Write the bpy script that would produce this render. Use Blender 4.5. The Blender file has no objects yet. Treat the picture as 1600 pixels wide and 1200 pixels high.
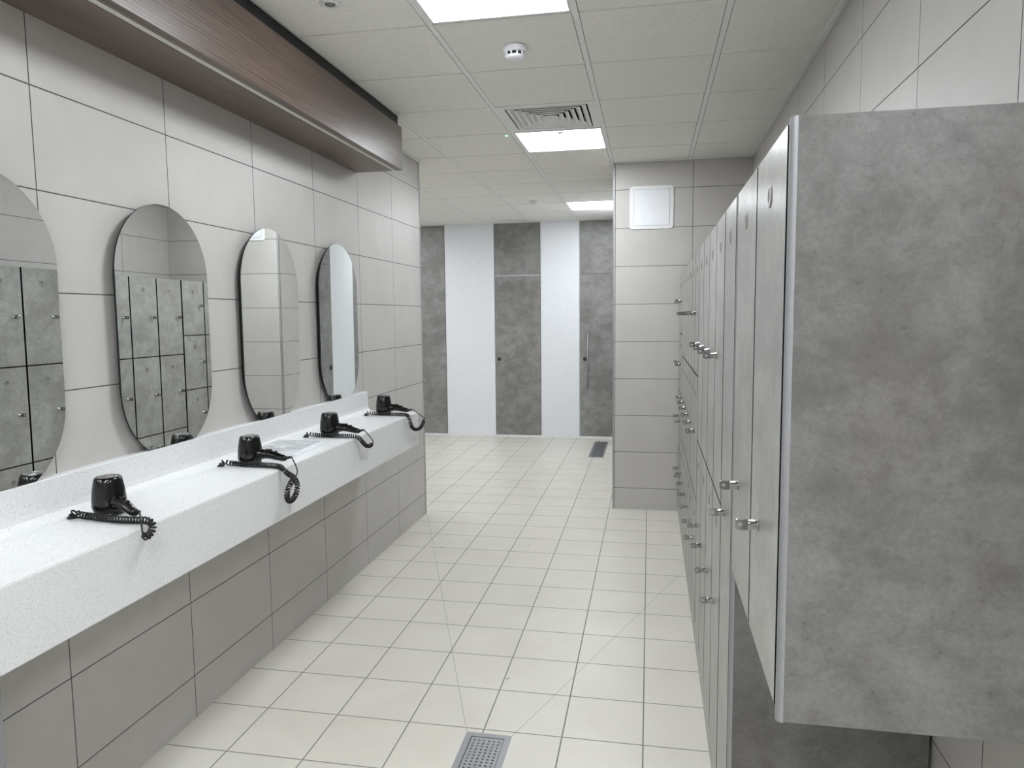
import bpy, bmesh, math, random
from mathutils import Vector, Matrix
random.seed(7)
S = bpy.context.scene
COL = S.collection
R = math.radians

# ------------------------------------------------------------------ camera
F_PX, YAW, PITCH, ROLL, CAM_H = 1122.88, 0.18922, -0.09429, -0.01055, 1.5906
fw = Vector((-math.sin(YAW)*math.cos(PITCH), math.cos(YAW)*math.cos(PITCH), math.sin(PITCH)))
r0 = Vector((math.cos(YAW), math.sin(YAW), 0)); u0 = r0.cross(fw)
rt = r0*math.cos(ROLL)+u0*math.sin(ROLL); up = -r0*math.sin(ROLL)+u0*math.cos(ROLL)
cd = bpy.data.cameras.new('camera'); cam = bpy.data.objects.new('camera', cd); COL.objects.link(cam)
cd.sensor_fit = 'HORIZONTAL'; cd.sensor_width = 36; cd.lens = F_PX*36/1600; cd.clip_start = .05; cd.clip_end = 100
m = Matrix((rt, up, -fw)).transposed().to_4x4(); m.translation = (0, 0, CAM_H)
cam.matrix_world = m
S.camera = cam
# ------------------------------------------------------------------ world, exposure
S.view_settings.view_transform = 'Standard'
S.view_settings.look = 'None'
S.view_settings.gamma = 1
S.view_settings.use_curve_mapping = False
S.view_settings.exposure = 1.92
w = bpy.data.worlds.new('world'); S.world = w; w.use_nodes = True
w.node_tree.nodes['Background'].inputs[0].default_value = (.9, .95, 1, 1)
w.node_tree.nodes['Background'].inputs[1].default_value = 0.05
PANEL = 7.5          # radiance of the ceiling light panels

# ------------------------------------------------------------------ dimensions of the room
XL, XW, YE, YP, XP, YF, C = -1.773, .77, 5.489, 5.874, -.288, 9.262, 2.79
Z0 = .1747           # first wall joint height; courses of .3
XR = .2137           # locker fronts at y = 0; the row runs a touch out of square
LSK, WSK, XW0 = .0034, .009, .717   # skew of the locker row and of the right wall

# ------------------------------------------------------------------ helpers
def lin(c):
    return tuple((x/12.92 if x <= .04045 else ((x+.055)/1.055)**2.4) for x in [v/255 for v in c])+(1,)

class N:
    """small node-tree writer"""
    def __init__(s, name):
        s.m = bpy.data.materials.new(name); s.m.use_nodes = True
        s.t = s.m.node_tree; s.b = s.t.nodes['Principled BSDF']
    def n(s, kind, **kw):
        x = s.t.nodes.new(kind)
        for k, v in kw.items():
            if hasattr(x, k): setattr(x, k, v)
        return x
    def l(s, a, b): s.t.links.new(a, b)
    def val(s, sock, v):
        if hasattr(v, 'is_output') or isinstance(v, bpy.types.NodeSocket): s.l(v, sock)
        else: sock.default_value = v
    def math(s, op, a, b=0.0, c=None):
        x = s.n('ShaderNodeMath', operation=op)
        s.val(x.inputs[0], a); s.val(x.inputs[1], b)
        if c is not None: s.val(x.inputs[2], c)
        return x.outputs[0]
    def mix(s, f, a, b, mode='MIX'):
        x = s.n('ShaderNodeMix', data_type='RGBA', blend_type=mode)
        s.val(x.inputs[0], f); s.val(x.inputs[6], a); s.val(x.inputs[7], b)
        return x.outputs[2]
    def pos(s):
        g = s.n('ShaderNodeNewGeometry'); return g.outputs['Position']
    def obj(s):
        g = s.n('ShaderNodeTexCoord'); return g.outputs['Object']
    def xyz(s, v):
        x = s.n('ShaderNodeSeparateXYZ'); s.l(v, x.inputs[0]); return x.outputs
    def mapping(s, v, scale=(1, 1, 1), loc=(0, 0, 0)):
        x = s.n('ShaderNodeMapping'); s.l(v, x.inputs[0])
        x.inputs['Scale'].default_value = scale; x.inputs['Location'].default_value = loc
        return x.outputs[0]
    def noise(s, v, scale, detail=3, rough=.55, dist=0):
        x = s.n('ShaderNodeTexNoise'); s.l(v, x.inputs['Vector'])
        x.inputs['Scale'].default_value = scale; x.inputs['Detail'].default_value = detail
        x.inputs['Roughness'].default_value = rough; x.inputs['Distortion'].default_value = dist
        return x.outputs['Fac']
    def rng(s, v, a, b, c=0., d=1.):
        x = s.n('ShaderNodeMapRange'); s.l(v, x.inputs[0])
        for i, q in enumerate((a, b, c, d)): x.inputs[i+1].default_value = q
        return x.outputs[0]
    def bump(s, h, strength=.3, dist=.002):
        x = s.n('ShaderNodeBump'); s.l(h, x.inputs['Height'])
        x.inputs['Strength'].default_value = strength; x.inputs['Distance'].default_value = dist
        s.l(x.outputs[0], s.b.inputs['Normal'])
    def set(s, base=None, rough=None, metal=None, **kw):
        if base is not None: s.val(s.b.inputs['Base Color'], base)
        if rough is not None: s.val(s.b.inputs['Roughness'], rough)
        if metal is not None: s.val(s.b.inputs['Metallic'], metal)
        for k, v in kw.items(): s.val(s.b.inputs[k.replace('_', ' ')], v)
        return s.m

def plain(name, rgb, rough=.5, metal=0., **kw):
    q = N(name); n_ = q.noise(q.obj(), 60, 2)
    base = q.mix(q.rng(n_, .3, .7), lin(rgb), lin([min(255, v*1.03+1) for v in rgb]))
    return q.set(base, rough, metal, **kw)

def dist_joint(q, u, off, W):
    """distance from the coordinate u to the nearest joint of a grid of pitch W; and the cell number"""
    f = q.math('DIVIDE', q.math('SUBTRACT', u, off), W)
    fr = q.math('FRACT', f)
    d = q.math('MULTIPLY', q.math('MINIMUM', fr, q.math('SUBTRACT', 1.0, fr)), W)
    return d, q.math('FLOOR', f)

def wall_tiles(name, axis, off, tone=(196, 193, 190), grout=(74, 70, 70)):
    q = N(name); p = q.pos(); X = q.xyz(p)
    d1, c1 = dist_joint(q, X[axis], off, .6); d2, c2 = dist_joint(q, X[2], Z0, .3)
    d = q.math('MINIMUM', d1, d2)
    mask = q.rng(d, .0012, .0024)
    cv = q.n('ShaderNodeCombineXYZ'); q.l(c1, cv.inputs[0]); q.l(c2, cv.inputs[1])
    wn = q.n('ShaderNodeTexWhiteNoise', noise_dimensions='3D'); q.l(cv.outputs[0], wn.inputs[0])
    n1 = q.noise(p, 3.2, 5, .6, .4); n2 = q.noise(p, 160, 2)
    a = lin(tone); b = lin([v*.955 for v in tone])
    c = q.mix(q.rng(n1, .3, .7), a, b)
    c = q.mix(q.math('MULTIPLY', q.rng(n2, .35, .7), .06), c, (.2, .19, .18, 1))
    c = q.mix(q.math('MULTIPLY', wn.outputs[0], .05), c, lin((160, 156, 152)))
    c = q.mix(mask, lin(grout), c)
    q.bump(mask, .5, .002)
    return q.set(c, q.rng(mask, 0, 1, .85, .42), 0)

def floor_tiles(name):
    q = N(name); p = q.pos(); X = q.xyz(p)
    d1, c1 = dist_joint(q, X[0], -.012, .3025); d2, c2 = dist_joint(q, X[1], 2.572, .299)
    d = q.math('MINIMUM', d1, d2)
    mask = q.rng(d, .0016, .0034)
    # mitre cuts running out from the corners of the drains (falls in the floor)
    def seg(x0, y0, x1, y1, g):
        L = math.hypot(x1-x0, y1-y0); tx, ty = (x1-x0)/L, (y1-y0)/L
        dx = q.math('SUBTRACT', X[0], x0); dy = q.math('SUBTRACT', X[1], y0)
        cr = q.math('ABSOLUTE', q.math('SUBTRACT', q.math('MULTIPLY', dx, ty), q.math('MULTIPLY', dy, tx)))
        al = q.math('ADD', q.math('MULTIPLY', dx, tx), q.math('MULTIPLY', dy, ty))
        ins = q.math('MULTIPLY', q.math('GREATER_THAN', al, 0.), q.math('LESS_THAN', al, L))
        return q.math('MULTIPLY', q.math('LESS_THAN', cr, g), ins)
    cut = seg(-.679, 2.545, -1.73, 5.40, .0014)
    for a in ((-.501, 2.548, .253, 4.56, .0014), (-.67, 7.995, -1.65, 6.0, .002), (-.50, 7.995, -.29, 7.4, .002)):
        cut = q.math('MAXIMUM', cut, seg(*a))
    cv = q.n('ShaderNodeCombineXYZ'); q.l(c1, cv.inputs[0]); q.l(c2, cv.inputs[1])
    wn = q.n('ShaderNodeTexWhiteNoise', noise_dimensions='3D'); q.l(cv.outputs[0], wn.inputs[0])
    n1 = q.noise(p, 2.5, 5, .6, .3); n2 = q.noise(p, 240, 2); n3 = q.noise(p, 14, 2, .4)
    c = q.mix(q.rng(n1, .3, .7), lin((217, 214, 205)), lin((206, 202, 192)))
    c = q.mix(q.math('MULTIPLY', wn.outputs[0], .35), c, lin((206, 203, 197)))
    c = q.mix(q.math('MULTIPLY', q.rng(n2, .4, .7), .10), c, lin((120, 116, 110)))
    c = q.mix(q.rng(n3, .765, .78, 0, .5), c, lin((110, 105, 100)))
    c = q.mix(q.math('MULTIPLY', cut, .75), c, lin((140, 137, 133)))
    c = q.mix(mask, lin((128, 125, 121)), c)
    q.bump(q.math('ADD', mask, q.math('MULTIPLY', n2, .06)), .5, .002)
    return q.set(c, q.rng(mask, 0, 1, .9, .38), 0)

def concrete(name, light, dark, rough=.38, scale=1.0, red=.4):
    q = N(name); p = q.pos()
    n1 = q.noise(p, 2.2*scale, 8, .68, .3); n2 = q.noise(q.mapping(p, (1, 1, 1.25), (7, 3, 1)), 7*scale, 10, .78, .15)
    n3 = q.noise(q.mapping(p, (1, 1, 1), (3, 9, 4)), 52*scale, 3, .6); n4 = q.noise(q.mapping(p, (1, 1, .8), (13, 2, 7)), 5*scale, 7, .74)
    n5 = q.noise(q.mapping(p, (1, 1, 1), (5, 5, 2)), 95*scale, 4, .7)
    c = q.mix(q.rng(n1, .36, .64), lin(light), lin(dark))
    c = q.mix(q.math('MULTIPLY', q.rng(n2, .46, .62), .55), c, lin([v*.84 for v in dark]))
    c = q.mix(q.math('MULTIPLY', q.rng(n2, .48, .34), .35), c, lin([min(255, v*1.12) for v in light]))
    c = q.mix(q.math('MULTIPLY', q.rng(n4, .53, .66), red), c, lin([dark[0]*1.0, dark[1]*.86, dark[2]*.83]))
    c = q.mix(q.math('MULTIPLY', q.rng(n5, .40, .70), .28), c, lin([v*.74 for v in dark]))
    c = q.mix(q.math('MULTIPLY', q.math('MULTIPLY', q.rng(n3, .62, .70), q.rng(n2, .45, .6)), .6), c, lin([v*.58 for v in dark]))
    q.bump(n5, .04, .001)
    return q.set(c, rough, 0)

def wood(name):
    q = N(name); p = q.pos()
    X = q.mapping(p, (9, .55, 9)); n1 = q.noise(X, 2.2, 4, .6, 1.4)
    X2 = q.mapping(p, (60, 1.6, 60), (2, 5, 1)); n2 = q.noise(X2, 3.0, 3, .6, .3)
    X3 = q.mapping(p, (3, .8, 14)); wv = q.n('ShaderNodeTexWave', wave_type='BANDS', bands_direction='Z')
    q.l(X3, wv.inputs['Vector']); wv.inputs['Scale'].default_value = 1.6; wv.inputs['Distortion'].default_value = 7
    wv.inputs['Detail'].default_value = 3; wv.inputs['Detail Scale'].default_value = .7
    c = q.mix(q.rng(n1, .3, .7), lin((104, 88, 79)), lin((76, 62, 55)))
    c = q.mix(q.math('MULTIPLY', q.rng(n2, .38, .72), .7), c, lin((50, 39, 34)))
    c = q.mix(q.math('MULTIPLY', wv.outputs['Fac'], .40), c, lin((124, 107, 97)))
    q.bump(n2, .12, .001)
    return q.set(c, .33, 0)

def quartz(name):
    q = N(name); p = q.pos()
    n1 = q.noise(p, 190, 2, .5); n2 = q.noise(q.mapping(p, (1, 1, 1), (4, 4, 4)), 420, 1)
    c = q.mix(q.rng(n1, .52, .68, 0, .55), lin((226, 227, 228)), lin((190, 190, 192)))
    c = q.mix(q.rng(n2, .66, .74, 0, .5), c, lin((160, 160, 162)))
    return q.set(c, .34, 0)

def emit(name, rgb, strength):
    q = N(name)
    q.set((.8, .8, .8, 1), .6)
    q.b.inputs['Emission Color'].default_value = rgb; q.b.inputs['Emission Strength'].default_value = strength
    return q.m

M = dict(
    wallL=wall_tiles('tile_left', 1, 1.8583), wallR=wall_tiles('tile_right', 1, 1.675), wallP=wall_tiles('tile_end', 0, .327),
    wallX=wall_tiles('tile_plain', 1, 6.474),
    floor=floor_tiles('floor_tile'),
    laminate=concrete('concrete_laminate', (166, 166, 162), (142, 141, 138), .30, 1, .25),
    laminate_mid=concrete('concrete_laminate_mid', (153, 152, 151), (125, 123, 121), .38, 1.0, .1),
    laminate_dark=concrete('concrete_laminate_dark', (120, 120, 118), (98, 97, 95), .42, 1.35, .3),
    wood=wood('walnut'), quartz=quartz('white_quartz'),
    ceil=plain('ceiling_board', (233, 232, 227), .95), grid=plain('ceiling_grid_metal', (233, 233, 231), .5),
    white=plain('white_paint', (226, 226, 228), .4), panel=plain('white_panel', (226, 228, 232), .32),
    alu=plain('aluminium', (150, 151, 154), .4, .5), chrome=plain('chrome', (150, 150, 150), .14, 1.),
    steel=plain('brushed_steel', (152, 152, 156), .42, .55), black=plain('gloss_black', (5, 5, 6), .14),
    rubber=plain('black_rubber', (7, 7, 8), .4), dark=plain('dark_cavity', (18, 18, 19), .9),
    carcass=plain('carcass_grey', (14, 14, 14), .9, Specular_IOR_Level=.1), core=plain('black_laminate_core', (10, 10, 10), .9, Specular_IOR_Level=.1), recess=plain('black_strip', (14, 14, 18), .6),
    led_off=plain('led_diffuser_unlit', (205, 203, 195), .5), mirror=plain('mirror_silver', (246, 251, 248), .0, 1.),
    glass_edge=plain('mirror_edge', (20, 34, 32), .15), paper=plain('white_paper', (228, 229, 234), .5),
    cover=None, light=emit('light_diffuser', (.93, .97, 1, 1), PANEL), green=emit('green_led', (.1, 1, .55, 1), 6),
    silver_ring=plain('satin_ring', (140, 139, 136), .3, .2), disc=plain('disc_grey', (112, 112, 110), .35, .2),
    mark=plain('pale_print', (92, 92, 92), .5), gap=plain('seam', (40, 40, 40), .8),
    smoke_white=plain('detector_white', (232, 232, 238), .35),
)
q = N('magazine_cover'); p_ = q.pos(); n_ = q.noise(q.mapping(p_, (3, 9, 3)), 3, 5, .6, 1.5)
M['cover'] = q.set(q.mix(q.rng(n_, .35, .65), lin((225, 227, 230)), lin((140, 142, 146))), .22)

def mesh_obj(name, bm, mats, parent=None, smooth=False, loc=None):
    me = bpy.data.meshes.new(name); bm.normal_update(); bm.to_mesh(me); bm.free()
    if not isinstance(mats, (list, tuple)): mats = [mats]
    for q in mats: me.materials.append(q)
    if smooth:
        for f in me.polygons: f.use_smooth = True
    o = bpy.data.objects.new(name, me); COL.objects.link(o)
    if parent: o.parent = parent
    if loc: o.location = loc
    return o
def thing(name, label, cat, loc=(0, 0, 0), group=None, rz=0):
    o = bpy.data.objects.new(name, None); COL.objects.link(o); o.location = loc; o.rotation_euler.z = rz
    o.empty_display_size = .05
    o['label'] = label; o['category'] = cat
    if group: o['group'] = group
    return o
def tag(o, label, cat, group=None):
    o['label'] = label; o['category'] = cat
    if group: o['group'] = group
    return o
def struct(o, label=None):
    o['kind'] = 'structure'
    if label: o['label'] = label
    return o
def box(bm, x0, x1, y0, y1, z0, z1, mi=0):
    v = [bm.verts.new(c) for c in ((x0, y0, z0), (x1, y0, z0), (x1, y1, z0), (x0, y1, z0), (x0, y0, z1), (x1, y0, z1), (x1, y1, z1), (x0, y1, z1))]
    for idx in ((3, 2, 1, 0), (4, 5, 6, 7), (0, 1, 5, 4), (1, 2, 6, 5), (2, 3, 7, 6), (3, 0, 4, 7)):
        f = bm.faces.new([v[i] for i in idx]); f.material_index = mi
    return v
def boxes(*L):
    bm = bmesh.new()
    for b in L: box(bm, *b)
    return bm
def bev(bm, w, seg=2):
    bmesh.ops.bevel(bm, geom=list(bm.edges), offset=w, segments=seg, affect='EDGES', profile=.6)
    return bm
def lathe(bm, prof, center=(0, 0, 0), axis='Z', n=32, mi=0, sx=1., sy=1.):
    """prof: list of (radius, height) along the axis"""
    c = Vector(center); rings = []
    def P(r, h, a):
        x, y = r*math.cos(a)*sx, r*math.sin(a)*sy
        return c+(Vector((x, y, h)) if axis == 'Z' else Vector((h, x, y)) if axis == 'X' else Vector((x, h, y)))
    for r, h in prof:
        rings.append([bm.verts.new(P(max(r, 1e-5), h, 2*math.pi*i/n)) for i in range(n)])
    for a, b in zip(rings, rings[1:]):
        for i in range(n):
            f = bm.faces.new((a[i], a[(i+1) % n], b[(i+1) % n], b[i])); f.material_index = mi; f.smooth = True
    for ring, rev in ((rings[0], True), (rings[-1], False)):
        f = bm.faces.new(ring[::-1] if rev else ring); f.material_index = mi
    bmesh.ops.recalc_face_normals(bm, faces=bm.faces)
def tube(bm, pts, radii, n=8, mi=0, flat=1.0):
    """tube through points; radii a number or a list; flat squashes the section vertically"""
    pts = [Vector(p) for p in pts]
    if not isinstance(radii, (list, tuple)): radii = [radii]*len(pts)
    rings = []; prev = None
    for i, p in enumerate(pts):
        t = (pts[min(i+1, len(pts)-1)]-pts[max(i-1, 0)]).normalized()
        if prev is None:
            a = Vector((0, 0, 1)) if abs(t.z) < .9 else Vector((1, 0, 0))
            nn = (a-t*a.dot(t)).normalized()
        else:
            nn = (prev-t*prev.dot(t)).normalized()
        prev = nn; b = t.cross(nn)
        rings.append([bm.verts.new(p+(nn*math.cos(2*math.pi*k/n)*flat+b*math.sin(2*math.pi*k/n))*radii[i]) for k in range(n)])
    for a, b in zip(rings, rings[1:]):
        for k in range(n):
            f = bm.faces.new((a[k], a[(k+1) % n], b[(k+1) % n], b[k])); f.smooth = True; f.material_index = mi
    bm.faces.new(rings[0][::-1]).material_index = mi; bm.faces.new(rings[-1]).material_index = mi
def prism(bm, outline, to3, d0, d1, mi_side=0, mi0=0, mi1=0):
    """closed 2D outline extruded between depths d0 and d1; to3(u, v, d) gives the point"""
    a = [bm.verts.new(to3(u, v, d0)) for u, v in outline]; b = [bm.verts.new(to3(u, v, d1)) for u, v in outline]
    n = len(a)
    for i in range(n):
        bm.faces.new((a[i], a[(i+1) % n], b[(i+1) % n], b[i])).material_index = mi_side
    bm.faces.new(a[::-1]).material_index = mi0; bm.faces.new(b).material_index = mi1
    bmesh.ops.recalc_face_normals(bm, faces=bm.faces)
def rrect(w, h, r, n=6, cx=0., cy=0.):
    o = []
    for sx, sy, a0 in ((1, 1, 0), (-1, 1, 90), (-1, -1, 180), (1, -1, 270)):
        for k in range(n+1):
            a = R(a0+90*k/n); o.append((cx+sx*(w/2-r)+r*math.cos(a), cy+sy*(h/2-r)+r*math.sin(a)))
    return o
def catmull(P, step=.004):
    P = [Vector(p) for p in P]; P = [P[0]*2-P[1]]+P+[P[-1]*2-P[-2]]; out = []
    for i in range(1, len(P)-2):
        n = max(2, int((P[i+1]-P[i]).length/step))
        for k in range(n):
            t = k/n
            out.append(.5*((2*P[i])+(P[i+1]-P[i-1])*t+(2*P[i-1]-5*P[i]+4*P[i+1]-P[i+2])*t*t+(3*P[i]-P[i-1]-3*P[i+1]+P[i+2])*t**3))
    out.append(P[-2]); return out

# ================================================================== SETTING
# drains: openings in the floor (x0, x1, y0, y1)
DR = [(-.678, -.502, 1.545, 2.545), (-.668, -.496, 7.99, 9.01)]
bm = bmesh.new()
xs = sorted({-5.0, 3.3} | {v for d in DR for v in d[:2]}); ys = sorted({-3.0, YF+.2} | {v for d in DR for v in d[2:]})
for i in range(len(xs)-1):
    for j in range(len(ys)-1):
        cx, cy = (xs[i]+xs[i+1])/2, (ys[j]+ys[j+1])/2
        if any(d[0] < cx < d[1] and d[2] < cy < d[3] for d in DR): continue
        box(bm, xs[i], xs[i+1], ys[j], ys[j+1], -.12, 0)
bmesh.ops.remove_doubles(bm, verts=bm.verts, dist=1e-5)
struct(mesh_obj('floor', bm, M['floor']))

struct(mesh_obj('wall_left', boxes((XL-.22, XL, -3.0, YE, 0, C)), M['wallL']))
bm = bmesh.new(); prism(bm, [(XW0+WSK*.9, .9), (1.1, .9), (1.1, YP), (XW0+WSK*YP, YP)], lambda u, v, d: (u, v, d), 0, C)
struct(mesh_obj('wall_right', bm, M['wallR']))
struct(mesh_obj('wall_end', boxes((XP, 1.1, YP, 6.27, 0, C)), M['wallP']))
struct(mesh_obj('wall_back', boxes((XL-.22, 3.5, -3.2, -3.0, 0, C)), M['wallP']))
struct(mesh_obj('wall_east', boxes((3.3, 3.5, -3.0, 1.1, 0, C)), M['wallX']))
struct(mesh_obj('wall_lobby', boxes((1.1, 3.3, .9, 1.1, 0, C)), M['wallP']))
struct(mesh_obj('wall_hall', boxes((-5.0, XL-.22, YE-.2, YE, 0, C)), M['wallP']))
struct(mesh_obj('wall_west', boxes((-5.2, -5.0, YE-.2, YF+.2, 0, C)), M['wallX']))
struct(mesh_obj('wall_far', boxes((-5.0, XP+.03, YF+.022, YF+.2, 0, C)), M['white']))
struct(mesh_obj('wall_cubicles', boxes((XP+.03, XW+.25, 6.27, YF+.2, 0, C)), M['white']))

# metal corner trims, thin profiles on the outer corners of the tiling
def trim(name, b): return struct(mesh_obj(name, boxes(b), M['alu']))
trim('trim_1', (XL-.006, XL+.003, YE-.006, YE+.003, 0, C-.005))
trim('trim_2', (XP-.003, XP+.006, YP-.003, YP+.006, 0, C-.005))
# ceiling edge angles
bm = bmesh.new(); prism(bm, [(XW0+WSK*.9-.026, .9), (XW0+WSK*.9-.001, .9), (XW-.001, YP-.002), (XW-.026, YP-.002)], lambda u, v, d: (u, v, d), C-.006, C+.001)
struct(mesh_obj('trim_3', bm, M['grid']))
L = (('trim_4', (XP+.008, XW-.028, YP-.022, YP-.001, C-.006, C+.001)),
     ('trim_5', (XL+.001, XL+.024, 4.26, YE-.01, C-.006, C+.001)), ('trim_6', (-4.98, XP-.01, YF-.022, YF-.001, C-.006, C+.001)))
for n_, b in L: struct(mesh_obj(n_, boxes(b), M['grid']))
# floor level skirting strip under the cubicle front
struct(mesh_obj('baseboard_far', boxes((-4.9, XP-.01, YF-.003, YF+.018, 0.0, .022)), M['white']))

# ceiling: square boards in a grid; light and vent cells left open
GX = [-5.1+.6*i for i in range(15)]; GX = [round(v, 3) for v in GX]     # ..., -.9, -.3, .3, .9
GY = [round(-3.02+.6*i, 3) for i in range(22)]
LIGHTS = [(-.6, 2.68), (-.6, 5.08), (-.6, 8.08), (-.6, .28), (-.6, -2.12), (-3.6, 8.08), (-3.6, 6.28), (1.2, .28), (1.2, -1.52), (-.6, -.92)]  # last three are added unseen fill panels that brighten the locker end panel
VENT = (-.6, 4.48)
bm = bmesh.new()
for i in range(len(GX)-1):
    for j in range(len(GY)-1):
        cx, cy = (GX[i]+GX[i+1])/2, (GY[j]+GY[j+1])/2
        if any(abs(cx-a) < .1 and abs(cy-b) < .1 for a, b in LIGHTS+[VENT]): continue
        box(bm, cx-.2845, cx+.2845, cy-.2935, cy+.2935, C, C+.016)
ce = struct(mesh_obj('ceiling', bm, M['ceil']))
bm = bmesh.new()
for x in GX: box(bm, x-.0125, x+.0125, GY[0], GY[-1], C+.0005, C+.03)
for y in GY:
    for i in range(len(GX)-1): box(bm, GX[i]+.0126, GX[i+1]-.0126, y-.0064, y+.0064, C+.009, C+.03)
g = mesh_obj('ceiling_grid', bm, M['grid'], ce)
bm = boxes((GX[0], GX[-1], GY[0], GY[-1], C+.25, C+.27)); mesh_obj('ceiling_deck', bm, M['carcass'], ce)

# ================================================================== CEILING THINGS
def ceiling_light(x, y, label):
    t = thing('ceiling_light', label, 'ceiling light', (x, y, C), 'square light panels in the ceiling')
    h, l = .287, .277
    bm = bmesh.new()
    for b in ((-h, h, -h, -l, 0, .012), (-h, h, l, h, 0, .012), (-h, -l, -l, l, 0, .012), (l, h, -l, l, 0, .012)): box(bm, *b)
    box(bm, -h, h, -h, h, .0121, .05)
    mesh_obj('frame', bm, M['white'], t)
    mesh_obj('diffuser', boxes((-l, l, -l, l, .004, .010)), M['light'], t)
    return t
labs = ['bright square light panel nearest the camera, cut by the top edge of the photo',
        'bright square light panel directly beyond the air diffuser',
        'farthest bright light panel, partly hidden by the tiled end wall',
        'square light panel behind the camera position', 'square light panel far behind the camera position',
        'square light panel over the hidden left part of the cubicle room',
        'square light panel round the corner beyond the mirror wall', 'added fill light panel, unseen, to the right behind the camera position',
        'added fill light panel, unseen, farther right behind the camera position', 'added fill light panel, unseen, in the middle row behind the camera position']
for (x, y), lb in zip(LIGHTS, labs): ceiling_light(x, y, lb)
# small occupancy sensor at the edge of the middle light
bm = bmesh.new(); lathe(bm, [(.018, -.006), (.022, -.003), (.022, 0)], (-.585, 4.84, C), n=20)
tag(mesh_obj('light_sensor', bm, M['disc']), 'tiny grey sensor at the near edge of the light panel beyond the diffuser', 'sensor')

# air diffuser: concentric flared frames
t = thing('air_diffuser', 'square ceiling air diffuser with concentric flared grey louvres', 'air vent', (VENT[0], VENT[1], C))
bm = bmesh.new(); h = .287
def sq(bm, a, z): return [bm.verts.new((sx*a, sy*a, z)) for sx, sy in ((-1, -1), (1, -1), (1, 1), (-1, 1))]
def ringf(bm, A, B):
    for i in range(4): bm.faces.new((A[i], A[(i+1) % 4], B[(i+1) % 4], B[i]))
def flare(bm, a_out, a_in, z_low, z_high, th=.0015):
    A, B = sq(bm, a_out, z_low), sq(bm, a_in, z_high); A2, B2 = sq(bm, a_out+th, z_low+th), sq(bm, a_in+th, z_high+th)
    ringf(bm, A, B); ringf(bm, B2, A2); ringf(bm, A2, A); ringf(bm, B, B2)
A, B, D = sq(bm, h, 0.), sq(bm, .242, 0.), sq(bm, .242, .06); ringf(bm, A, B); ringf(bm, B, D); A2 = sq(bm, h, .06); ringf(bm, A2, A)
bmesh.ops.recalc_face_normals(bm, faces=bm.faces)
mesh_obj('frame', bm, M['grid'], t)
for k in range(6):
    bm = bmesh.new(); a = .232-.0375*k
    rings = [sq(bm, a, .0), sq(bm, a-.013, .0), sq(bm, max(a-.034, .006), .020), sq(bm, max(a-.034, .006)+.001, .0215), sq(bm, a-.012, .0015), sq(bm, a, .0015)]
    for q1, q2 in zip(rings, rings[1:]+rings[:1]): ringf(bm, q1, q2)
    if k == 5: bm.faces.new(rings[2])
    bmesh.ops.recalc_face_normals(bm, faces=bm.faces)
    mesh_obj('louvre', bm, M['grid'], t)
mesh_obj('duct_box', boxes((-h, h, -h, h, .061, .075)), M['dark'], t)

# smoke detector
t = thing('smoke_detector', 'white round smoke detector on the ceiling board near the front light', 'smoke detector', (-.6, 3.285, C))
bm = bmesh.new(); lathe(bm, [(.052, 0), (.053, -.008), (.052, -.022), (.046, -.030), (.0455, -.030)], n=40); mesh_obj('base', bm, M['smoke_white'], t)
bm = bmesh.new(); lathe(bm, [(.036, -.0295), (.036, -.044)], n=32); mesh_obj('chamber', bm, M['dark'], t)
bm = bmesh.new(); lathe(bm, [(.043, -.0425), (.042, -.050), (.030, -.056), (.0, -.057)], n=40)
for k in range(10):
    a = 2*math.pi*k/10+.1; c_, s_ = math.cos(a), math.sin(a)
    tube(bm, [(c_*.0425, s_*.0425, -.028), (c_*.042, s_*.042, -.045)], .0042, 6)
mesh_obj('cap', bm, M['smoke_white'], t)
# emergency lamp / recessed round fitting by the bulkhead
t = thing('recessed_downlight', 'small round recessed ceiling fitting with grey centre beside the wooden bulkhead', 'ceiling fitting', (-1.212, 2.70, C))
bm = bmesh.new(); lathe(bm, [(.041, 0), (.041, -.004), (.036, -.007), (.022, -.006), (.020, -.001)], n=36); mesh_obj('bezel', bm, M['white'], t)
bm = bmesh.new(); lathe(bm, [(.0195, -.001), (.019, -.006), (.012, -.009), (.0, -.010)], n=28); mesh_obj('lens', bm, M['disc'], t)
t = thing('ceiling_sensor', 'small white round sensor on the ceiling of the far cubicle room', 'sensor', (-1.209, 7.60, C))
bm = bmesh.new(); lathe(bm, [(.045, 0), (.045, -.012), (.036, -.018)], n=28); mesh_obj('base', bm, M['white'], t)
bm = bmesh.new(); lathe(bm, [(.022, -.0175), (.020, -.032), (.010, -.042), (0, -.044)], n=24); mesh_obj('dome', bm, M['white'], t)
t = thing('indicator_light', 'tiny green indicator light in the ceiling beside the middle light panel', 'indicator light', (-.945, 4.835, C))
bm = bmesh.new(); lathe(bm, [(.009, 0), (.009, -.002), (.006, -.003)], n=16); mesh_obj('bezel', bm, M['white'], t)
bm = bmesh.new(); lathe(bm, [(.0055, -.003), (.004, -.006), (0, -.007)], n=12); mesh_obj('lens', bm, M['green'], t)

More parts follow.
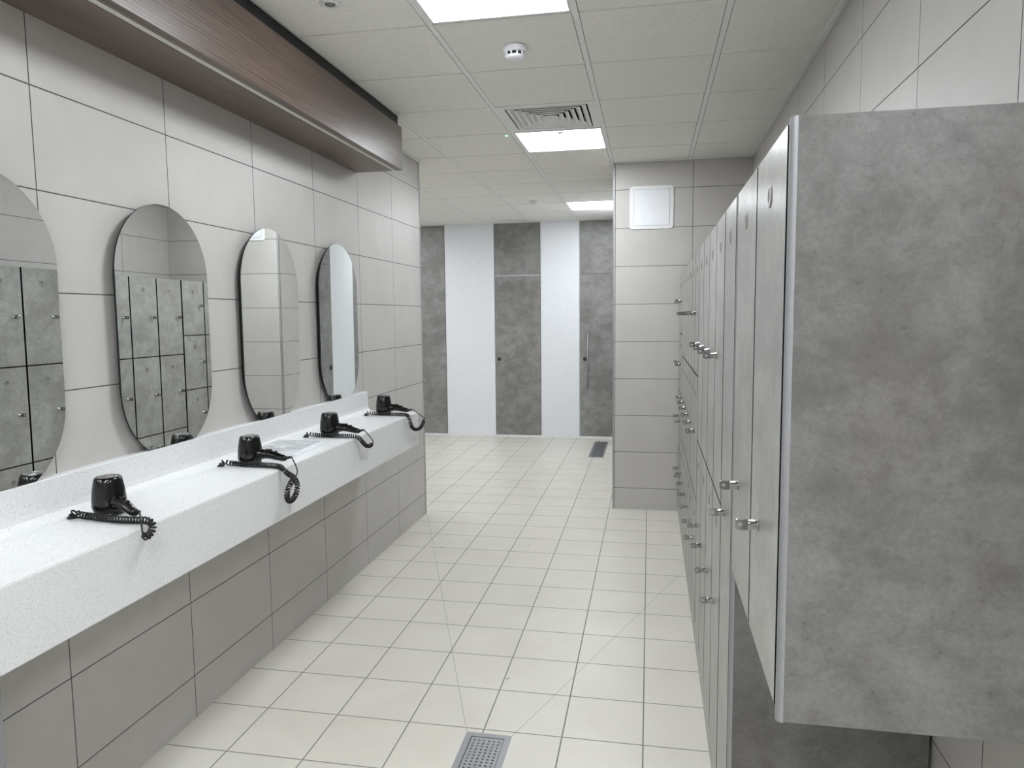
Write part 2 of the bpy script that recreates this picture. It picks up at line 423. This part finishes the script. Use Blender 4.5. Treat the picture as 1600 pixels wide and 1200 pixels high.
# ================================================================== BULKHEAD over the mirrors
t = thing('bulkhead', 'long walnut-look boxed bulkhead over the mirrors with dark recess above', 'bulkhead', (0, 0, 0))
XB = -1.474
bm = boxes((XL+.001, XB-.02, -2.98, 4.246, 2.481, 2.724), (XB-.0195, XB, -2.98, 4.25, 2.475, 2.728))
mesh_obj('casing', bm, M['wood'], t)
mesh_obj('soffit_board', boxes((XL+.001, -1.541, -2.98, 4.25, 2.475, 2.4805), (-1.514, XB-.0205, -2.98, 4.25, 2.475, 2.4805)), M['wood'], t)
mesh_obj('recess_strip', boxes((XL+.001, XB-.018, -2.98, 4.235, 2.7285, C-.001)), M['recess'], t)
mesh_obj('led_strip', boxes((-1.5405, -1.5145, -2.98, 4.24, 2.477, 2.4805)), M['led_off'], t)

# ================================================================== COUNTER
XC = -1.41
t = thing('vanity_counter', 'long white speckled quartz counter with deep front and low upstand', 'counter', (XL, 1.29, 0))
def rel(o): o.location = -Vector(t.location); return o
bm = boxes((XL+.001, XC, -2.98, 4.25, .803, 1.003)); 
bmesh.ops.bevel(bm, geom=list(bm.edges), offset=.003, segments=2, affect='EDGES')
rel(mesh_obj('countertop', bm, M['quartz'], t))
# upstand with a coved foot
prof = [(XL+.001, 1.0035), (XL+.075, 1.0035), (XL+.055, 1.0065), (XL+.043, 1.013), (XL+.036, 1.024), (XL+.033, 1.040), (XL+.032, 1.124), (XL+.029, 1.127), (XL+.001, 1.127)]
bm = bmesh.new(); prism(bm, prof, lambda u, v, d: (u, d, v), -2.98, 4.252)
rel(mesh_obj('upstand', bm, M['quartz'], t))
rel(mesh_obj('support_panel', boxes((XL+.001, XC-.004, 1.262, 1.287, 0.0, .8025)), M['steel'], t))

# ================================================================== MIRRORS
mirror_y = [1.621, 2.368, 3.12, 3.871]
mlab = ['pill-shaped mirror nearest the camera, cut by the left edge of the photo',
        'second pill-shaped mirror from the camera, reflecting the lockers',
        'third pill-shaped mirror, reflecting the tiled end wall',
        'narrowest-looking pill-shaped mirror at the far end of the counter']
MT = [(.0055, .0047), (.0033, .002), (.003, 0), (.003, 0)]   # each mirror hangs a hair out of true (lean, swing)
for (y, lb), mt_ in zip(zip(mirror_y, mlab), MT):
    t = thing('wall_mirror', lb, 'mirror', (XL+.0015, y, 1.1285), 'pill-shaped mirrors over the counter'); t.rotation_euler = (0, mt_[0], mt_[1])
    r = .255; zc_t, zc_b = 2.005-r-1.1285, 1.092+r-1.1285
    out = [(r*math.cos(a), zc_t+r*math.sin(a)) for a in [math.pi*k/40 for k in range(41)]]
    for k in range(41):
        a = math.pi+math.pi*k/40; v = zc_b+r*math.sin(a)
        if v > 0: out.append((r*math.cos(a), v))
        elif not any(abs(o[1]) < 1e-9 for o in out):
            hw = math.sqrt(r*r-zc_b**2); out += [(-hw, 0.), (hw, 0.)]
    bm = bmesh.new(); prism(bm, out, lambda u, v, d: (d, u, v), .024, .030, 1, 1, 0)
    mesh_obj('mirror_glass', bm, [M['mirror'], M['glass_edge']], t)
    bm = bmesh.new(); prism(bm, [(u*.9, .03+v*.93) for u, v in out], lambda u, v, d: (d, u, v), .001, .0238)
    mesh_obj('backing', bm, M['dark'], t)

# ================================================================== HAIR DRYERS
def dryer(base, rz, path, tip_path, label):
    t = thing('hair_dryer', label, 'hair dryer', base, 'black hair dryers on the counter')
    rot = Matrix.Rotation(rz, 3, 'Z')
    B = Vector(base)
    bm = bmesh.new()
    lathe(bm, [(.0, .012), (.041, .010), (.0435, .012), (.0475, .022), (.0485, .030), (.0480, .046), (.0455, .074), (.0410, .100), (.0385, .110), (.0355, .1145), (.030, .1160), (.0295, .1135)], n=40)
    mesh_obj('barrel', bm, M['black'], t, True)
    bm = bmesh.new(); lathe(bm, [(.0385, 0.), (.042, .002), (.0425, .0098)], n=36); mesh_obj('nozzle', bm, M['rubber'], t)
    bm = bmesh.new(); lathe(bm, [(.0293, .110), (.0293, .1145), (.0275, .1158), (.0, .1160)], n=32)
    for k in range(5):
        rr = .006+.005*k
        pts = [(rr*math.cos(a), rr*math.sin(a), .1164) for a in [2*math.pi*i/24 for i in range(25)]]
        tube(bm, pts, .0008, 4)
    mesh_obj('intake_grille', bm, M['silver_ring'], t)
    # handle: tapered, slightly arched, running out sideways from the barrel
    hp = [(.030, 0, .040), (.048, 0, .042), (.066, 0, .043), (.090, 0, .040), (.112, 0, .035), (.130, 0, .030), (.146, 0, .027), (.158, 0, .026)]
    hr = [.024, .0225, .0205, .0190, .0175, .0160, .0145, .011]
    bm = bmesh.new(); tube(bm, [rot@Vector(p) for p in catmull(hp, .006)], [hr[min(len(hr)-1, int(i*len(hr)/len(catmull(hp, .006))))] for i in range(len(catmull(hp, .006)))], 14)
    hd = mesh_obj('handle', bm, M['black'], t, True)
    sm = hd.modifiers.new('smooth', 'SMOOTH'); sm.factor = .5; sm.iterations = 3
    bm = bmesh.new()
    for cx, cz, l_ in ((.082, .0595, .012), (.108, .0520, .008)):
        vs = box(bm, cx-l_, cx+l_, -.0055, .0055, cz-.004, cz+.0035)
    bmesh.ops.transform(bm, matrix=rot.to_4x4(), verts=bm.verts)
    mesh_obj('switch', bm, M['rubber'], hd)
    # strain relief: ribbed cone
    bm = bmesh.new()
    rp = [Vector((.155+.0022*i, 0, .027+.0005*i)) for i in range(13)]
    tube(bm, [rot@p for p in rp], [(.0075 if i % 2 else .0058)-.0002*i for i in range(13)], 10)
    mesh_obj('strain_relief', bm, M['rubber'], hd)
    tip = rot@Vector((.181, 0, .033))
    # small pale maker's mark low on the barrel
    bm = bmesh.new()
    for k, (da, z0_, z1_) in enumerate(((0, .034, .047), (.11, .034, .047), (.20, .034, .040), (.20, .042, .047))):
        a = R(-62)+da; rr = .0489
        for s_ in (0,):
            a2 = a+.05
            vs = [bm.verts.new((rr*math.cos(q_), rr*math.sin(q_), z_)) for q_, z_ in ((a, z0_), (a2, z0_), (a2, z1_), (a, z1_))]
            bm.faces.new(vs)
    bmesh.ops.solidify(bm, geom=bm.faces[:], thickness=.0004)
    mesh_obj('printed_mark', bm, M['mark'], t)
    # coiled cord
    sp = catmull([Vector(p)-B for p in path], .0011)
    L_ = [0.]
    for a, b in zip(sp, sp[1:]): L_.append(L_[-1]+(b-a).length)
    T = L_[-1]; pts = []; prev = None
    for i, p in enumerate(sp):
        tn = (sp[min(i+1, len(sp)-1)]-sp[max(i-1, 0)]).normalized()
        nn = Vector((0, 0, 1)) if prev is None else prev
        nn = (nn-tn*nn.dot(tn)).normalized(); prev = nn; bb = tn.cross(nn)
        s = L_[i]; ph = 2*math.pi*(s/.0165 if s < .05 else .05/.0165+(s-.05)/.0105)
        rr = .0090*min(1, s/.01+.25, (T-s)/.01+.25)
        pts.append(p+(nn*math.cos(ph)+bb*math.sin(ph))*rr)
    bm = bmesh.new(); tube(bm, pts, .0027, 6)
    cdo = mesh_obj('coiled_cord', bm, M['rubber'], t, True)
    bm = bmesh.new(); tube(bm, catmull([pts[-1]]+[Vector(p)-B for p in tip_path]+[tip], .006), .0026, 8)
    mesh_obj('cord_tail', bm, M['rubber'], cdo, True)
    g0 = Vector(path[0])-B
    bm = bmesh.new(); lathe(bm, [(.014, 0.0), (.014, .003), (.009, .007), (.006, .014)], (g0.x, g0.y, .0), n=16); mesh_obj('grommet', bm, M['rubber'], cdo)
    return t
ZT = 1.0035
dryer((-1.613, 1.878, ZT), R(-25), [(-1.690, 1.815, 1.008), (-1.676, 1.812, 1.022), (-1.655, 1.808, 1.017), (-1.60, 1.800, 1.0155), (-1.52, 1.788, 1.0155), (-1.45, 1.785, 1.016), (-1.415, 1.782, 1.018), (-1.392, 1.778, 1.010), (-1.385, 1.767, .994), (-1.385, 1.748, .984), (-1.382, 1.728, .990)],
      [(-1.380, 1.722, 1.004), (-1.40, 1.745, 1.022)], 'black hair dryer nearest the camera, handle turned towards the front edge')
dryer((-1.590, 2.63, ZT), 0, [(-1.682, 2.566, 1.008), (-1.668, 2.566, 1.022), (-1.645, 2.566, 1.018), (-1.59, 2.566, 1.0155), (-1.50, 2.562, 1.0155), (-1.43, 2.55, 1.0155), (-1.398, 2.535, 1.010), (-1.385, 2.545, .990), (-1.382, 2.585, .966), (-1.382, 2.615, .934), (-1.381, 2.610, .900), (-1.378, 2.572, .880), (-1.372, 2.525, .886), (-1.364, 2.500, .918), (-1.358, 2.514, .952), (-1.357, 2.548, .968)],
      [(-1.358, 2.575, .984), (-1.370, 2.592, 1.006)], 'black hair dryer in front of the stack of leaflets, its cord hanging in a loop')
dryer((-1.568, 3.327, ZT), 0, [(-1.668, 3.266, 1.008), (-1.655, 3.264, 1.022), (-1.632, 3.262, 1.018), (-1.57, 3.262, 1.0155), (-1.49, 3.262, 1.0155), (-1.42, 3.262, 1.0155), (-1.393, 3.270, 1.006), (-1.385, 3.295, .983), (-1.383, 3.335, .957), (-1.381, 3.375, .947), (-1.380, 3.410, .950)],
      [(-1.378, 3.420, .960), (-1.377, 3.388, .986)], 'black hair dryer third from the camera, under the third mirror')
dryer((-1.583, 4.115, ZT), 0, [(-1.672, 4.05, 1.008), (-1.658, 4.05, 1.022), (-1.636, 4.05, 1.018), (-1.57, 4.050, 1.0155), (-1.49, 4.045, 1.0155), (-1.42, 4.035, 1.0155), (-1.394, 4.025, 1.004), (-1.386, 4.022, .975), (-1.385, 4.045, .942), (-1.384, 4.09, .920), (-1.382, 4.145, .911), (-1.38, 4.20, .914), (-1.378, 4.24, .932), (-1.376, 4.258, .952)],
      [(-1.376, 4.262, .962), (-1.385, 4.21, .990)], 'black hair dryer at the far end of the counter')

# leaflets in front of the upstand
def booklet(x0, x1, y0, y1, z, th, rz, mat, label, name='leaflet', cat='leaflet'):
    cx, cy = (x0+x1)/2, (y0+y1)/2; a, b = (x1-x0)/2, (y1-y0)/2
    bm = bmesh.new(); nx, ny = 8, 8; top = []
    for lvl in (0, 1):
        top.append([[bm.verts.new((-a+2*a*i/nx, -b+2*b*j/ny, th*lvl+(.0008*math.sin(i*1.1+j*.7+z*900) if lvl and 0 < i < nx and 0 < j < ny else 0))) for j in range(ny+1)] for i in range(nx+1)])
    for lvl in (0, 1):
        for i in range(nx):
            for j in range(ny):
                q_ = [top[lvl][i][j], top[lvl][i+1][j], top[lvl][i+1][j+1], top[lvl][i][j+1]]
                f = bm.faces.new(q_ if lvl else q_[::-1]); f.material_index = 1 if lvl else 0
    def side(A, B):
        for i in range(len(A)-1): bm.faces.new((A[i], A[i+1], B[i+1], B[i]))
    side([top[0][i][0] for i in range(nx+1)], [top[1][i][0] for i in range(nx+1)])
    side([top[1][i][ny] for i in range(nx+1)], [top[0][i][ny] for i in range(nx+1)])
    side(top[1][0], top[0][0]); side(top[0][nx], top[1][nx])
    o = mesh_obj(name, bm, [M['paper'], mat], None, False, (cx, cy, z)); o.rotation_euler.z = rz
    return tag(o, label, cat, 'papers stacked on the counter')
booklet(-1.700, -1.478, 2.79, 3.085, ZT+.0005, .007, R(1), M['paper'], 'white leaflet at the bottom of the stack on the counter')
booklet(-1.702, -1.484, 2.795, 3.085, ZT+.0078, .006, R(-1.0), M['paper'], 'white leaflet in the middle of the stack on the counter')
booklet(-1.704, -1.492, 2.80, 3.08, ZT+.0142, .004, R(2.5), M['cover'], 'grey and white glossy leaflet on top of the stack on the counter')

# ================================================================== LOCKERS
DT = .018
def lock(parent, x, y, z):
    """round chrome knob with a flat hasp tab that has a hole"""
    bm = bmesh.new()
    lathe(bm, [(.0125, 0), (.0125, -.002), (.0105, -.003), (.0105, -.020), (.009, -.022)], (x, y, z), 'X', 20)
    # hasp tab standing across, rounded, with a hole
    out = rrect(.028, .022, .006, 5, x-.031, z); hole = [(x-.035+.0045*math.cos(a), z+.0045*math.sin(a)) for a in [2*math.pi*k/len(out) for k in range(len(out))]]
    # start the hole at the same angle as the outline
    A0 = [math.atan2(v-z, u-(x-.035)) for u, v in out]
    hole = [(x-.035+.0045*math.cos(a), z+.0045*math.sin(a)) for a in A0]
    n = len(out); V = {}
    for d, yy in ((0, y-.004), (1, y+.003)):
        V[d] = ([bm.verts.new((u, yy, v)) for u, v in out], [bm.verts.new((u, yy, v)) for u, v in hole])
    for i in range(n):
        j = (i+1) % n
        bm.faces.new((V[0][0][i], V[0][0][j], V[0][1][j], V[0][1][i]))
        bm.faces.new((V[1][0][j], V[1][0][i], V[1][1][i], V[1][1][j]))
        bm.faces.new((V[0][0][j], V[0][0][i], V[1][0][i], V[1][0][j]))
        bm.faces.new((V[0][1][i], V[0][1][j], V[1][1][j], V[1][1][i]))
    bmesh.ops.recalc_face_normals(bm, faces=bm.faces)
    return mesh_obj('lock_knob', bm, M['chrome'], parent)
def disc(parent, x, y, z):
    bm = bmesh.new(); lathe(bm, [(.021, 0), (.021, -.0012), (.018, -.0022), (.0125, -.0022), (.0115, -.001)], (x, y, z), 'X', 28)
    lathe(bm, [(.0112, -.0005), (.0105, -.0014)], (x, y, z), 'X', 24, 1)
    return mesh_obj('number_disc', bm, [M['silver_ring'], M['disc']], parent)

def side_panel(t, y0, y1, z0, z1, x1, off):
    """concrete-look gable with a rounded pale metal edge"""
    rr = (y1-y0)/2
    bm = bmesh.new(); box(bm, XR+rr*.85, x1, y0, y1, z0, z1)
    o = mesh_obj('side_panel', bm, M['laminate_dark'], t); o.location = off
    out = [(XR+rr+.0-.0*rr-rr*math.cos(a), (y0+y1)/2+rr*math.sin(a)) for a in [R(-90+180*k/12) for k in range(13)]]
    out = [(max(u, XR), v) for u, v in out]
    bm = bmesh.new(); prism(bm, [(u-.001, v+(.0 if 0 < i < 12 else 0)) for i, (u, v) in enumerate(out)], lambda u, v, d: (u, v, d), z0-.002, z1+.001)
    o = mesh_obj('edge_trim', bm, M['alu'], o)
PL = .101
def locker(y0, y1, tiers, z0, z1, knob_z, label, group, gable=None):
    low = z0 < .3
    loc = Vector((XR+.02, (y0+y1)/2, 0 if low else z0))
    t = thing('locker', label, 'locker', loc, group)
    off = -loc
    bm = boxes((XR+DT+.006, .70, y0+.001, y1-.001, PL if low else z0, z1-.004))
    if low: box(bm, XR+.012, .70, y0+.001, y1-.001, 0, PL-.0005)
    o = mesh_obj('carcass', bm, M['carcass'], t); o.location = off
    if low:
        bm = boxes((XR+.002, XR+.0115, y0+.001, y1-.001, .001, PL-.004))
        o = mesh_obj('plinth', bm, M['laminate'], t); o.location = off
    edges = [z0]+tiers+[z1]
    for k in range(len(edges)-1):
        a, b = edges[k]+.0038, edges[k+1]-.0038
        if k == 0: a = z0
        if k == len(edges)-2: b = z1
        bm = boxes((XR, XR+DT, y0+.0048, y1-.0048, a, b))
        bmesh.ops.bevel(bm, geom=[e for e in bm.edges if abs(e.verts[0].co.z-e.verts[1].co.z) > .05 and e.verts[0].co.x < XR+.001], offset=.0018, segments=1, affect='EDGES')
        bm.normal_update()
        for f in bm.faces:
            if abs(f.normal.x) < .95: f.material_index = 1
        d = mesh_obj('door', bm, [M['laminate'], M['core']], t); d.location = off
        lock(d, XR, y1-(.112 if y1 < 2.3 else .074), knob_z[k]); disc(d, XR, (y0+y1)/2, b-.088)
    if gable:
        side_panel(t, gable[0], gable[1], gable[2], gable[3], .718, off)
    # swing into the line of the row
    t.matrix_world = Matrix.Translation((XR, 0, 0)) @ Matrix.Rotation(-LSK, 4, 'Z') @ Matrix.Translation((-XR, 0, 0)) @ Matrix.Translation(loc)
    return t
ZTOP = 1.894
G1 = 'tall lockers along the right wall'
locker(1.255, 1.599, [], .913, ZTOP, [1.165], 'wall-hung half-height locker nearest the camera, with the large concrete-look side panel', 'half-height lockers over the open space', (1.228, 1.252, .898, 1.899))
locker(1.599, 1.944, [], .913, ZTOP, [1.165], 'wall-hung half-height locker second from the camera, over the open space', 'half-height lockers over the open space')
locker(1.974, 2.262, [], PL, ZTOP, [1.008], 'full-height single-door locker behind the two wall-hung ones', G1, (1.948, 1.971, 0.001, ZTOP))
ord2 = ['two-door locker column nearest the camera, next to the full-height single door', 'two-door locker column, second of the four', 'two-door locker column, third of the four', 'two-door locker column, farthest of the four, beside the three-door ones']
YS = [5.860-.3*k for k in range(12, -1, -1)]
for i in range(4): locker(YS[i]+(.006 if i == 0 else 0), YS[i+1], [1.0], PL, ZTOP, [.605, 1.452], ord2[i], 'two-door locker columns')
ord3 = ['nearest of the six three-door locker columns', 'second of the six three-door locker columns from the camera', 'third of the six three-door locker columns from the camera',
        'fourth of the six three-door locker columns from the camera', 'fifth of the six three-door locker columns from the camera', 'farthest of the six three-door locker columns']
for i in range(6): locker(YS[4+i]+(.006 if i == 0 else 0), YS[5+i], [.699, 1.297], PL, ZTOP, [.455, 1.005, 1.595], ord3[i], 'three-door locker columns')
locker(YS[10]+.004, YS[11], [.549, .998, 1.446], PL, ZTOP, [.37, .79, 1.22, 1.69], 'four-door locker column next to the three-door ones', 'four-door locker columns')
locker(YS[11], YS[12], [.549, .998, 1.446], PL, ZTOP, [.37, .79, 1.22, 1.69], 'four-door locker column against the tiled end wall', 'four-door locker columns')

# ================================================================== END WALL ACCESS PANEL
t = thing('access_panel', 'white square access panel with rounded corners high on the tiled end wall', 'access panel', (.010, YP, 2.262))
bm = bmesh.new(); prism(bm, rrect(.342, .336, .026, 6, 0, .168), lambda u, v, d: (u, d, v), -.008, -.0005)
bmesh.ops.bevel(bm, geom=[e for e in bm.edges if abs(e.verts[0].co.y+.008) < 1e-5 and abs(e.verts[1].co.y+.008) < 1e-5], offset=.003, segments=2, affect='EDGES')
mesh_obj('frame', bm, M['white'], t)
mesh_obj('seam', boxes((-.1405, .1405, -.0088, -.0079, .0275, .3085)), M['disc'], t)
mesh_obj('door', bev(boxes((-.139, .139, -.0105, -.0082, .029, .307)), .001, 1), M['panel'], t)

# ================================================================== CUBICLE FRONTS
def cub_panel(x0, x1, z0, z1, mat, label, grp=None):
    bm = boxes((x0+.002, x1-.002, YF, YF+.018, z0, z1)); 
    o = mesh_obj('cubicle_panel', bm, mat); return tag(o, label, 'panel', grp)
zb, zt, zh = .0225, C-.007, 2.115
cub_panel(-3.38, -2.664, zb, zt, M['laminate_mid'], 'dark grey full-height cubicle panel beside the end of the mirror wall')
cub_panel(-2.66, -1.994, zb, zt, M['panel'], 'wider white full-height cubicle panel left of the dark door without a handle')
cub_panel(-1.384, -.883, zb, zt, M['panel'], 'narrower white full-height cubicle panel between the two dark doors')
cub_panel(-1.990, -1.388, zh+.002, zt, M['laminate_mid'], 'dark grey header panel over the door without a handle')
cub_panel(-.879, -.262, zh+.002, zt, M['laminate_mid'], 'dark grey header panel over the door with the long handle')
mesh = mesh_obj('cubicle_panel', boxes((-4.98, -3.384, YF, YF+.018, zb, zt)), M['panel']); tag(mesh, 'white cubicle panel hidden behind the mirror wall', 'panel')
def indicator(parent, x, y, z, ax='Y', s=1):
    bm = bmesh.new(); lathe(bm, [(.024, 0), (.024, -.006*s), (.021, -.009*s), (.013, -.009*s), (.012, -.006*s)], (x, y, z), ax, 24)
    return mesh_obj('door_lock', bm, M['gap'], parent)
d1 = struct(mesh_obj('door_1', boxes((-1.988, -1.390, YF+.001, YF+.019, zb, zh-.004)), M['laminate_mid']), 'dark grey cubicle door without a pull handle')
mesh_obj('top_strip', boxes((-1.99, -1.388, YF-.001, YF+.018, zh-.0045, zh+.0018)), M['white'], d1)
indicator(d1, -1.941, YF+.001, 1.028)
d2 = struct(mesh_obj('door_2', boxes((-.877, -.264, YF+.001, YF+.019, zb, zh-.001)), M['laminate_mid']), 'dark grey cubicle door with a long vertical steel handle')
indicator(d2, -.815, YF+.001, 1.028)
bm = bmesh.new(); tube(bm, [(-.773, YF-.048, .66), (-.773, YF-.048, 1.375)], .0095, 14)
for z in (.76, 1.275): tube(bm, [(-.773, YF-.048, z), (-.773, YF+.001, z)], .007, 10)
mesh_obj('pull_handle', bm, M['steel'], d2)
# cubicle row returning along the right side (seen in the mirrors)
XS = XP
def side_pan(y0, y1, z0, z1, mat, label):
    return tag(mesh_obj('cubicle_panel', boxes((XS, XS+.018, y0+.002, y1-.002, z0, z1)), mat), label, 'panel')
d3 = struct(mesh_obj('door_3', boxes((XS+.001, XS+.019, 6.275, 6.898, .02, zh-.001)), M['laminate_mid']), 'dark grey cubicle door seen only in the far mirror')
indicator(d3, XS+.001, 6.85, 1.075, 'X')
side_pan(6.273, 6.90, zh+.002, C-.001, M['laminate_mid'], 'dark grey header panel over the side door next to the tiled end wall')
side_pan(6.902, 7.46, .02, C-.001, M['panel'], 'white cubicle panel in the side row seen in the farthest mirror')
side_pan(7.462, 8.06, .02, C-.001, M['laminate_mid'], 'dark grey cubicle panel in the middle of the side row')
side_pan(8.062, 8.62, .02, C-.001, M['panel'], 'white cubicle panel far along the side row')
side_pan(8.622, YF-.03, .02, C-.001, M['laminate_mid'], 'dark grey cubicle panel in the far right corner')

# ================================================================== DRAINS
def drain(d, label, slots):
    x0, x1, y0, y1 = d; cx, cy = (x0+x1)/2, (y0+y1)/2
    t = thing('floor_drain', label, 'floor drain', (cx, cy, 0), 'steel channel drains in the floor')
    a, b = (x1-x0)/2, (y1-y0)/2; fr = .024
    bm = bmesh.new(); fa, fb = a-fr, b-fr
    for q_ in ((-a, a, -b, -fb, -.01, .001), (-a, a, fb, b, -.01, .001), (-a, -fa, -fb, fb, -.01, .001), (fa, a, -fb, fb, -.01, .001)): box(bm, *q_)
    mesh_obj('frame', bm, M['steel'], t)
    mesh_obj('channel', boxes((-fa, fa, -fb, fb, -.07, -.045)), M['dark'], t)
    ga, gb = fa-.0025, fb-.0025
    bm = bmesh.new()
    if slots:
        n = 9; pit = 2*ga/n
        for i in range(n): box(bm, -ga+pit*i+.001, -ga+pit*(i+1)-.0045, -gb, gb, -.012, -.001)
        for k in range(9): yy = -gb+.004+(2*gb-.008)*k/8; box(bm, -ga, ga, yy-.004, yy+.004, -.020, -.0125)
    else:
        # perforated plate: quads around square holes
        nx = 6; px_ = .0188; ny = int((2*gb-.02)/.0182); py_ = (2*gb-.02)/ny; hx = .0036
        X = [-ga]; 
        for i in range(nx): c_ = (i-(nx-1)/2)*px_; X += [c_-hx, c_+hx]
        X.append(ga); Y = [-gb]
        for j in range(ny): c_ = (j-(ny-1)/2)*py_; Y += [c_-hx, c_+hx]
        Y.append(gb)
        V = [[bm.verts.new((x, y, -.0005)) for y in Y] for x in X]
        for i in range(len(X)-1):
            for j in range(len(Y)-1):
                if i % 2 == 1 and j % 2 == 1: continue
                bm.faces.new((V[i][j], V[i+1][j], V[i+1][j+1], V[i][j+1]))
        r_ = bmesh.ops.extrude_face_region(bm, geom=bm.faces[:])
        bmesh.ops.translate(bm, verts=[v for v in r_['geom'] if isinstance(v, bmesh.types.BMVert)], vec=(0, 0, -.002))
        bmesh.ops.recalc_face_normals(bm, faces=bm.faces)
    mesh_obj('grate', bm, M['steel'], t)
drain(DR[0], 'perforated steel floor drain in the foreground, at the bottom edge of the photo', False)
drain(DR[1], 'slotted steel floor drain in the far room by the right cubicle door', True)
